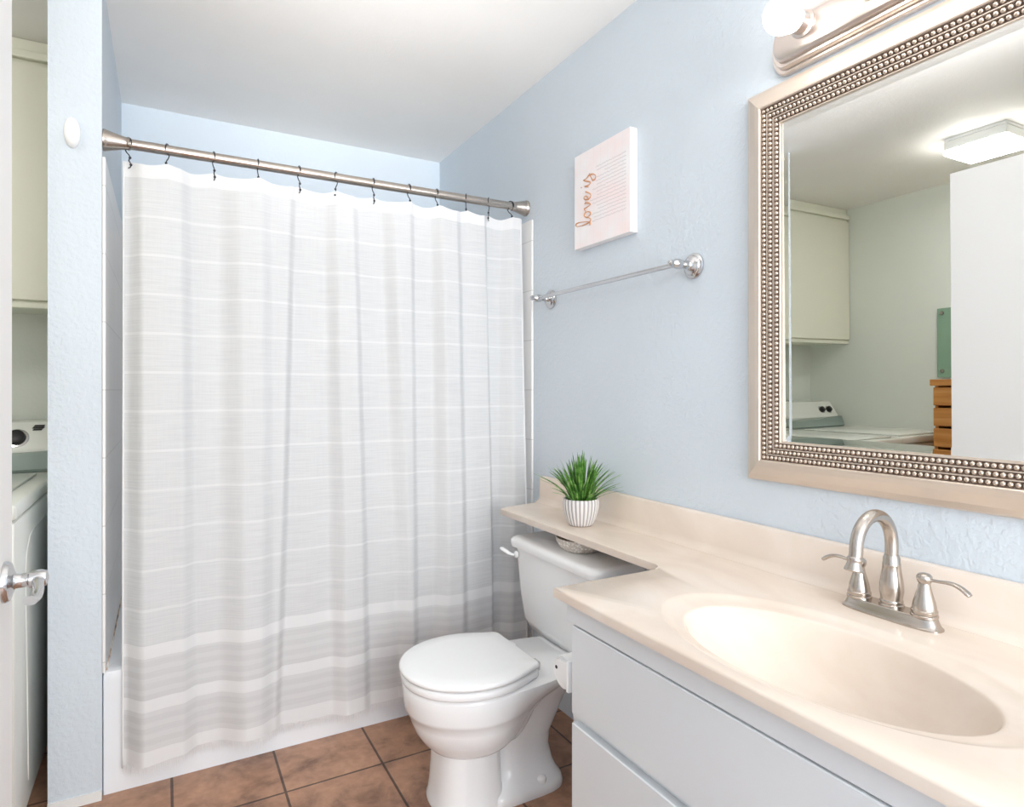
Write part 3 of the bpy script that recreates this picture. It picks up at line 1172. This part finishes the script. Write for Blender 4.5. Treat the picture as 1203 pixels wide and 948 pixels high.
# side selvages
for xs in (CXA, CXB):
    bm = bmesh.new()
    tube(bm, [(xs, cloth_y(xs, 1.89 - 1.81 * k / 40), 1.89 - 1.815 * k / 40) for k in range(41)], 0.0028, 8)
    obj('selvage_hem', bm, 'fringe', cur, True)

# ------------------------------------------------------------------ toilet
TYC = 1.690
toi = thing('toilet', 'white porcelain toilet with closed lid between the tub and the vanity', 'toilet', (0.95, TYC, 0))


def egg(xf, cx_, xb, hw, z, nf=2.0, nbk=2.4, n=56, skew=0.0):
    out = []
    for k in range(n):
        a = 2 * pi * k / n
        c_, s_ = cos(a), sin(a)
        e = 2.0 / (nbk if c_ > 0 else nf)
        xr = (xb - cx_) if c_ > 0 else (cx_ - xf)
        out.append((cx_ + math.copysign(abs(c_) ** e, c_) * xr, TYC + math.copysign(abs(s_) ** e, s_) * hw, z))
    return out


def plan(xf, cx_, xb, hw, hb, r, z, n=28, m=10, nf=2.0):
    """outline with a round front at xf and a straight back edge of half width hb at xb"""
    half = []
    for k in range(n + 1):
        a = pi / 2 * k / n
        half.append((cx_ - abs(cos(a)) ** (2.0 / nf) * (cx_ - xf), abs(sin(a)) ** (2.0 / nf) * hw))
    xr = xb - r
    for k in range(1, m + 1):
        q = k / m
        half.append((cx_ + (xr - cx_) * q, hw - (hw - hb) * q ** 1.7))
    for k in range(1, 7):
        a = pi / 2 * k / 6
        half.append((xr + r * sin(a), hb - r * (1 - cos(a))))
    pts_ = [(x, TYC + y, z) for x, y in half] + [(x, TYC - y, z) for x, y in reversed(half[1:])]
    return pts_


bm = bmesh.new()
# front column
lv = [(0.000, .672, .765, .875, .106), (0.010, .671, .765, .876, .107), (0.022, .676, .765, .872, .103), (0.06, .680, .765, .868, .099), (0.11, .684, .765, .865, .096), (0.19, .688, .765, .862, .096), (0.23, .70, .765, .86, .090)]
loft(bm, [egg(xf, c, xb, hw, z, 2.7, 4.5) for z, xf, c, xb, hw in lv])
# bowl, its rim running back into the deck under the tank
lv = [(0.150, .715, .80, .90, .060, .045), (0.156, .690, .80, .915, .090, .060), (0.168, .672, .80, .925, .112, .075), (0.190, .650, .80, .935, .136, .09), (0.220, .630, .80, .95, .155, .10), (0.255, .616, .80, .965, .1655, .108), (0.276, .612, .80, .985, .168, .112),
      (0.282, .603, .80, .99, .1735, .114), (0.292, .600, .80, 1.005, .1755, .118), (0.312, .597, .80, 1.04, .178, .126), (0.330, .595, .80, 1.08, .1795, .134), (0.350, .594, .80, 1.11, .180, .140), (0.358, .597, .80, 1.12, .178, .140), (0.362, .607, .80, 1.12, .170, .136)]
loft(bm, [plan(xf, c, xb, hw, hb, 0.03, z) for z, xf, c, xb, hw, hb in lv])
rear = [(0.0, .80, 1.078, .114, 4), (0.012, .80, 1.079, .115, 4), (0.028, .81, 1.074, .110, 4), (0.040, .83, 1.066, .098, 3.4), (0.065, .85, 1.058, .084, 3), (0.11, .85, 1.052, .074, 2.6), (0.15, .85, 1.060, .074, 2.4), (0.20, .86, 1.085, .082, 2.4), (0.25, .86, 1.105, .092, 2.6), (0.285, .86, 1.12, .104, 3),
        (0.315, .87, 1.17, .120, 3.2), (0.335, .88, 1.225, .134, 3.5), (0.348, .88, 1.25, .139, 4), (0.356, .88, 1.26, .140, 4), (0.360, .89, 1.255, .136, 4)]
loft(bm, [egg(xf, (xf + xb) / 2, xb, hw, z, e, e) for z, xf, xb, hw, e in rear])
obj('bowl', bm, 'porcelain', toi, True, angle=50)


def slab_egg(name, z0, z1, xf, xb, hw, mat, dome=0.0):
    b = bmesh.new()
    c = .80
    r = 0.006
    e3 = lambda i, z: plan(xf + i, c - 0.01, xb - i, hw - i, hw - 0.046 - i * 0.8, 0.022, z, nf=2.06)
    rr = [e3(0.008, z0), e3(0.002, z0 + 0.002), e3(0.0, z0 + r), e3(0.0, z1 - r), e3(0.0025, z1 - 0.002), e3(0.007, z1)]
    if dome:
        rr += [e3(0.05, z1 + dome * 0.6), e3(0.12, z1 + dome)]
    loft(b, rr)
    return obj(name, b, mat, toi, True, angle=50)


slab_egg('seat', 0.3645, 0.3885, .590, .957, .187, 'seat')
slab_egg('lid', 0.3915, 0.4080, .586, .958, .190, 'seat', 0.002)
for s in (1, -1):
    bm = bmesh.new()
    rbox(bm, .945, .985, TYC + s * 0.075 - 0.018, TYC + s * 0.075 + 0.018, 0.3605, 0.388, 0.006, 3)
    obj('hinge', bm, 'chrome' if s < 0 else 'seat', toi, True, angle=40)
for s in (1, -1):
    bm = bmesh.new()
    lathe(bm, [(0.0165, 0), (0.0165, 0.014), (0.0145, 0.020), (0.008, 0.024), (0.001, 0.025)], (0.985, TYC + s * 0.092, 0.025), n=18)
    obj('bolt_cap', bm, 'seat', toi, True, angle=50)


def rrx(x0, x1, y0, y1, r, z, bow=0.0):
    out = rrect(x0, x1, y0, y1, r, z, 6)
    ym, hy_ = (y0 + y1) / 2, (y1 - y0) / 2
    return [(x - (bow * (1 - ((y - ym) / hy_) ** 2) if x < (x0 + x1) / 2 else 0), y, zz) for x, y, zz in out]


TKY0, TKY1 = 1.462, 1.972
TLZ = 0.680
bm = bmesh.new()
lv = [(0.358, 1.150, 1.262, 0.055, 0.06), (0.366, 1.128, 1.270, 0.040, 0.055), (0.40, 1.112, 1.276, 0.026, 0.05), (0.48, 1.103, 1.280, 0.018, 0.045), (0.60, 1.096, 1.282, 0.010, 0.04), (TLZ - 0.038, 1.094, 1.283, 0.009, 0.04)]
loft(bm, [rrx(x0, x1, TKY0 + iy, TKY1 - iy, r, z, 0.010) for z, x0, x1, iy, r in lv])
obj('tank', bm, 'porcelain', toi, True, angle=50)
bm = bmesh.new()
lv = [(TLZ - 0.038, 1.090, 1.285, 0.004, 0.03), (TLZ - 0.034, 1.082, 1.288, -0.004, 0.035), (TLZ - 0.020, 1.079, 1.289, -0.006, 0.036), (TLZ - 0.009, 1.080, 1.289, -0.005, 0.036), (TLZ - 0.003, 1.085, 1.286, 0.001, 0.034), (TLZ, 1.095, 1.28, 0.010, 0.03)]
loft(bm, [rrx(x0, x1, TKY0 + iy, TKY1 - iy, r, z, 0.010) for z, x0, x1, iy, r in lv])
obj('tank_lid', bm, 'porcelain', toi, True, angle=50)
bm = bmesh.new()
lathe(bm, [(0.013, 0.0), (0.013, 0.006), (0.009, 0.010)], (1.090, TKY1 - 0.045, 0.620), (-1, 0, 0), 20)
lp = catmull([(1.078, TKY1 - 0.045, 0.620), (1.066, TKY1 - 0.036, 0.622), (1.060, TKY1 - 0.018, 0.628), (1.057, TKY1 + 0.010, 0.633)], 5)
tube(bm, lp, [0.007, 0.007, 0.0075, 0.0075, 0.008, 0.008, 0.009, 0.009, 0.0095, 0.010, 0.0105, 0.0105, 0.011, 0.011, 0.0105, 0.009], 12, 0.65)
obj('flush_lever', bm, 'seat', toi, True)

# white woven bowl on the tank lid
bx, by = 1.186, 1.672
wb = thing('woven_bowl', 'small white woven bowl on the toilet tank under the cream shelf', 'bowl', (bx, by, TLZ))
bm = bmesh.new()
prf = [(0.040, 0.0003), (0.058, 0.003), (0.072, 0.014), (0.082, 0.030), (0.086, 0.044), (0.083, 0.045), (0.077, 0.030), (0.066, 0.016), (0.050, 0.007), (0.002, 0.006)]
prf = [(r * 1.0, h) for r, h in prf]
lathe(bm, prf, (bx, by, TLZ), n=40)
obj('woven_shell', bm, 'weave', wb, True, angle=60)

# toilet paper holder on the vanity end, with its roll
hx, hyy, hz_ = 0.845, VY1, 0.556
ph = thing('paper_holder', 'white toilet paper holder on the vanity end panel facing the toilet', 'toilet paper holder', (hx, hyy, hz_))
bm = bmesh.new()
rbox(bm, hx - 0.070, hx + 0.070, hyy + 0.0005, hyy + 0.010, hz_ - 0.025, hz_ + 0.045, 0.004, 2)
obj('mount_plate', bm, 'seat', ph, True, angle=40)
for s in (1, -1):
    bm = bmesh.new()
    a0 = hx + s * 0.062
    pts2 = []
    for k in range(17):
        a = -pi / 2 + pi * k / 16
        pts2.append((hyy + 0.044 + 0.020 * cos(a), hz_ + 0.012 + 0.024 * sin(a)))
    pts2 += [(hyy + 0.009, hz_ + 0.040), (hyy + 0.009, hz_ - 0.016)]
    loft(bm, [[(a0 + t * 0.005, y, z) for y, z in pts2] for t in (-1, 1)])
    obj('arm', bm, 'seat', ph, True, angle=40)
bm = bmesh.new()
lathe(bm, [(0.004, 0), (0.004, 0.0016)], (hx - 0.0665, hyy + 0.050, hz_ + 0.016), (-1, 0, 0), 12)
obj('screw_hole', bm, 'black', ph)
bm = bmesh.new()
lathe(bm, [(0.008, 0), (0.008, 0.112)], (hx - 0.056, hyy + 0.050, hz_ + 0.010), (1, 0, 0), 16)
obj('spindle', bm, 'seat', ph, True, angle=50)
bm = bmesh.new()
vv = lathe(bm, [(0.0185, 0.0), (0.036, 0.0), (0.037, 0.002), (0.037, 0.098), (0.036, 0.1), (0.0185, 0.1), (0.0185, 0.0)], (hx - 0.05, hyy + 0.0505, hz_ - 0.0005), (1, 0, 0), 36, False, False)
bmesh.ops.remove_doubles(bm, verts=list(bm.verts), dist=1e-6)
rl = obj('toilet_paper_roll', bm, 'paper', None, True, (hx, hyy + 0.05, hz_), 40)
tag(rl, 'white toilet paper roll held in the holder on the vanity end panel', 'toilet paper')

# ------------------------------------------------------------------ potted grass on the shelf
px, py = 1.172, 1.658
pl = thing('potted_grass', 'green artificial grass in a whitewashed ribbed pot on the cream shelf', 'potted plant', (px, py, ZC))
bm = bmesh.new()
uvl = bm.loops.layers.uv.new('UVMap')
prof = [(0.030, 0.0005), (0.036, 0.0015), (0.041, 0.008), (0.050, 0.030), (0.056, 0.055), (0.0575, 0.072), (0.0565, 0.084), (0.0545, 0.087), (0.051, 0.086), (0.050, 0.072)]
NA = 208
vrs = []
for r, h in prof:
    ring = []
    for k in range(NA):
        a = 2 * pi * k / NA
        rr = r
        if 0.004 < h < 0.0865 and r > 0.04:
            rr = r * (1 + 0.022 * sin(a * 26))
        ring.append(bm.verts.new((px + rr * cos(a), py + rr * sin(a), ZC + h)))
    vrs.append(ring)
for a_, b_ in zip(vrs, vrs[1:]):
    for i in range(NA):
        j = (i + 1) % NA
        f = bm.faces.new((a_[i], a_[j], b_[j], b_[i]))
        for lp_, kk in zip(f.loops, (i, i + 1, i + 1, i)):
            lp_[uvl].uv = (kk / NA, 0)
bm.faces.new(list(reversed(vrs[0])))
obj('pot', bm, 'pot', pl, True, angle=60)
bm = bmesh.new()
lathe(bm, [(0.0495, 0.070), (0.046, 0.078), (0.03, 0.083), (0.001, 0.084)], (px, py, ZC), n=24)
obj('moss', bm, 'soil', pl, True)
bm = bmesh.new()
rnd = random.Random(11)
NBL = 135
for i in range(NBL):
    a = rnd.random() * 2 * pi
    rr = math.sqrt(rnd.random())
    r0 = 0.040 * rr
    outl = (0.008 + 0.120 * rr ** 2.2 * rnd.uniform(0.55, 1.15))
    H = 0.168 - 0.055 * rr ** 2 + rnd.uniform(-0.03, 0.004)
    if rr > 0.85:
        H = rnd.uniform(0.05, 0.105)
    b0 = Vector((px + r0 * cos(a), py + r0 * sin(a), ZC + 0.078))
    dirv = Vector((cos(a), sin(a), 0))
    side = Vector((-sin(a), cos(a), 0))
    tw = rnd.uniform(-0.9, 0.9)
    side = side * cos(tw) + dirv * sin(tw)
    wd = rnd.uniform(0.0042, 0.0068)
    ringl = []
    NS = 7
    for k in range(NS + 1):
        t = k / NS
        c = b0 + dirv * (outl * (0.35 * t + 0.65 * t * t)) + Vector((0, 0, H * (t - 0.16 * rr * t * t)))
        w_ = wd * (0.75 + 0.6 * t) * (1 - t) ** 0.55 if t < 1 else 0.0001
        ringl.append((c - side * w_, c + dirv.cross(side).normalized() * 0.0006 + dirv * 0.0012 * (1 - t), c + side * w_, c - dirv * 0.0003))
    loft(bm, ringl)
obj('grass_blades', bm, 'blade', pl, True)

# ------------------------------------------------------------------ small white oval cap on the end wall
ox, oz = -0.231, EYE + 0.739
bm = bmesh.new()
prf = [(1.0, 0.0005), (1.0, 0.006), (0.93, 0.012), (0.78, 0.017), (0.5, 0.021), (0.2, 0.0225), (0.001, 0.023)]
loft(bm, [[(ox + 0.0205 * s * cos(2 * pi * k / 40), YS - h, oz + 0.044 * s * sin(2 * pi * k / 40)) for k in range(40)] for s, h in prf])
oc = obj('oval_wall_cap', bm, 'seat', None, True, (ox, YS, oz), 50)
tag(oc, 'small white oval cap on the narrow end wall beside the shower rod', 'wall cap')

# ------------------------------------------------------------------ laundry: washer, dryer, cabinet, dresser, light
ZT = 0.908


def machine(name, x0, x1, y0, label, cat, dials, flip):
    yb = 2.97
    r = thing(name, label, cat, ((x0 + x1) / 2, (y0 + yb) / 2, 0))
    bm = bmesh.new()
    rbox(bm, x0, x1, y0, yb - 0.02, 0.05, ZT - 0.045, 0.008, 2)
    rbox(bm, x0 + 0.02, x1 - 0.02, y0 + 0.03, yb - 0.05, 0.001, 0.052, 0.004, 1)
    obj('body', bm, 'appliance', r, True, angle=40)
    bm = bmesh.new()
    rbox(bm, x0 - 0.002, x1 + 0.002, y0 - 0.004, yb - 0.02, ZT - 0.042, ZT, 0.010, 3)
    obj('top_panel', bm, 'appliance', r, True, angle=40)
    bm = bmesh.new()
    rbox(bm, x0 + 0.05, x1 - 0.05, y0 + 0.03, 2.66, ZT + 0.0005, ZT + 0.010, 0.005, 2)
    obj('lid', bm, 'appliance', r, True, angle=40)
    # embossed outline on each side
    for xs in (x1 + 0.0005, x0 - 0.0005):
        bm = bmesh.new()
        pts_ = catmull([(xs, 2.17, 0.12), (xs, 2.15, 0.40), (xs, 2.13, 0.70), (xs, 2.17, 0.775), (xs, 2.26, 0.80), (xs, 2.62, 0.80)], 6)
        tube(bm, pts_, 0.0022, 8)
        obj('side_emboss', bm, 'appliance', r, True)
    # console: sloped face over a curved grey lower lip
    bm = bmesh.new()
    yfc = 2.60
    sec = [(2.965, ZT + 0.0005), (2.965, ZT + 0.165), (2.92, ZT + 0.182), (2.855, ZT + 0.174), (2.795, ZT + 0.085), (2.790, ZT + 0.070)]
    sec += [(2.82, ZT + 0.0005)]
    rings = []
    for x, sft in ((x0 + 0.012, 0.03), (x0 + 0.02, 0.012), (x0 + 0.035, 0.0), (x1 - 0.035, 0.0), (x1 - 0.02, 0.012), (x1 - 0.012, 0.03)):
        rings.append([(x, min(y + sft, 2.965), z - (sft * 0.6 if z > ZT + 0.05 else 0)) for y, z in sec])
    loft(bm, rings)
    con = obj('console', bm, 'appliance', r, True, angle=30)
    bm = bmesh.new()
    rings = []
    nn = 14
    for k in range(nn + 1):
        t = k / nn
        x = x0 + 0.013 + (x1 - x0 - 0.026) * t
        bow = 0.022 * sin(pi * t)
        hgt = 0.040 + 0.032 * (t if flip else 1 - t)
        rings.append([(x, 2.82, ZT + 0.0008), (x, 2.762 - bow, ZT + 0.0008), (x, 2.754 - bow, ZT + 0.012), (x, 2.778 - bow * 0.5, ZT + hgt), (x, 2.82, ZT + hgt + 0.006)])
    loft(bm, rings)
    obj('console_lip', bm, 'appliance_grey', con, True, angle=40)
    nrm = Vector((0, -0.83, 0.55)).normalized()
    for dx, big in dials:
        c = Vector((dx, 2.818, ZT + 0.118))
        bm = bmesh.new()
        lathe(bm, [(0.031 * big, 0.0), (0.031 * big, 0.003), (0.027 * big, 0.004)], c - nrm * 0.0005, nrm, 26)
        ring = obj('dial_ring', bm, 'chrome', con, True, angle=40)
        bm = bmesh.new()
        lathe(bm, [(0.024 * big, 0.003), (0.021 * big, 0.020), (0.017 * big, 0.022), (0.001, 0.022)], c, nrm, 24)
        obj('dial_knob', bm, 'black', ring, True, angle=40)
    return r, con, nrm


wr, con, nrm = machine('washing_machine', -0.956, -0.330, 2.00, 'white washing machine with console dials, just behind the narrow end wall', 'washing machine', [(-0.462, 1.2)], True)
# dark maker's mark: a slanted bar pair near the right end of the console
bm = bmesh.new()
for k, (w_, zz_) in enumerate(((0.030, 0.012), (0.034, 0.004), (0.026, -0.004))):
    c = Vector((-0.399 - 0.002 * k, 2.8385 + zz_ * 0.56, ZT + 0.150 + zz_ * 0.83))
    up = Vector((0, 0.55, 0.83))
    vs = [c + Vector((sx * w_ / 2 + sy * 0.002, 0, 0)) + up * (sy * 0.0030) + nrm * 0.0030 for sx, sy in ((-1, -1), (1, -1), (1, 1), (-1, 1))]
    b4 = [v - nrm * 0.002 for v in vs]
    loft(bm, [b4, vs])
obj('maker_mark', bm, 'black', con)
dr, con2, nrm = machine('clothes_dryer', -1.592, -0.965, 2.03, 'white clothes dryer with two dark dials, left of the washer, seen in the mirror', 'dryer', [(-1.49, 0.9), (-1.415, 0.9)], False)

# upper cabinet
ucy = 2.74
uc = thing('laundry_cabinet', 'cream painted wall cabinet above the washing machine', 'cabinet', (-0.92, 2.89, 1.50))
bm = bmesh.new()
quad_box(bm, XL + 0.002, XB - 0.002, ucy, YL - 0.001, 1.495, CEIL - 0.002)
rbox(bm, XL + 0.002, XB - 0.002, ucy - 0.006, ucy + 0.001, 1.486, 1.510, 0.002, 1)
obj('carcass', bm, 'cab_laundry', uc)
xm = (XL + XB) / 2
for a, b in ((XL + 0.008, xm - 0.002), (xm + 0.002, XB - 0.008)):
    bm = bmesh.new()
    rbox(bm, a, b, ucy - 0.020, ucy - 0.0005, 1.513, 2.335, 0.003, 2)
    obj('cabinet_door', bm, 'cab_laundry', uc)
bm = bmesh.new()
rbox(bm, XL + 0.002, XB - 0.002, ucy - 0.026, ucy - 0.0005, 2.350, 2.378, 0.004, 2)
obj('top_moulding', bm, 'cab_laundry', uc)

# dresser against the left wall of the laundry, fronts facing +x
dx1 = -1.10
ds = thing('dresser', 'tall orange oak chest of drawers seen in the mirror beside the dryer', 'dresser', (-1.37, 1.52, 0))
bm = bmesh.new()
quad_box(bm, XL + 0.012, dx1 - 0.022, 1.130, 1.148, 0.0, 1.192)
quad_box(bm, XL + 0.012, dx1 - 0.022, 1.902, 1.920, 0.0, 1.192)
quad_box(bm, XL + 0.002, XL + 0.012, 1.130, 1.920, 0.0, 1.192)
quad_box(bm, XL + 0.012, dx1 - 0.022, 1.148, 1.902, 0.05, 0.068)
obj('carcass', bm, 'wood', ds)
bm = bmesh.new()
rbox(bm, XL + 0.002, dx1 + 0.004, 1.112, 1.934, 1.1925, 1.227, 0.002, 1)
obj('top_board', bm, 'wood', ds)
zt = 1.183
for k, h in enumerate((0.098, 0.098, 0.168, 0.180, 0.180, 0.180)):
    ranges = [(1.132, 1.918)]
    for a, b in ranges:
        bm = bmesh.new()
        rbox(bm, dx1 - 0.020, dx1, a, b, zt - h, zt, 0.002, 1)
        quad_box(bm, XL + 0.05, dx1 - 0.022, a + 0.03, b - 0.03, zt - h + 0.012, zt - 0.03)
        obj('drawer', bm, 'wood', ds)
    zt -= h + 0.014

# green board on the wall above the dresser
bm = bmesh.new()
rbox(bm, XL + 0.012, XL + 0.020, 1.25, 2.145, 1.24, 1.665, 0.002, 1)
gb = thing('green_board', 'pale green wall board with corner bolt above the orange dresser in the mirror', 'wall board', (XL, 1.67, 1.26))
obj('board', bm, 'green', gb)
for y in (1.29, 2.115):
    for z in (1.28, 1.635):
        bm = bmesh.new()
        lathe(bm, [(0.010, 0.0005), (0.010, 0.022), (0.012, 0.023), (0.011, 0.027), (0.001, 0.028)], (XL, y, z), (1, 0, 0), 16)
        obj('corner_bolt', bm, 'nickel', gb, True, angle=40)

# laundry ceiling light
lx0, lx1, ly0, ly1 = -1.085, -0.825, 1.445, 1.720
cl = thing('ceiling_light', 'square glowing ceiling light with metal body, seen in the mirror above the open door', 'ceiling light', ((lx0 + lx1) / 2, (ly0 + ly1) / 2, CEIL))
bm = bmesh.new()
rbox(bm, lx0 + 0.004, lx1 - 0.004, ly0 + 0.004, ly1 - 0.004, CEIL - 0.018, CEIL - 0.0005, 0.003, 1)
rbox(bm, lx0 + 0.003, lx1 - 0.003, ly0 + 0.003, ly1 - 0.003, CEIL - 0.060, CEIL - 0.018, 0.003, 1)
obj('fixture_body', bm, 'trim', cl)
bm = bmesh.new()
rbox(bm, lx0, lx1, ly0, ly1, CEIL - 0.085, CEIL - 0.062, 0.008, 2)
obj('lens', bm, 'lens', cl)
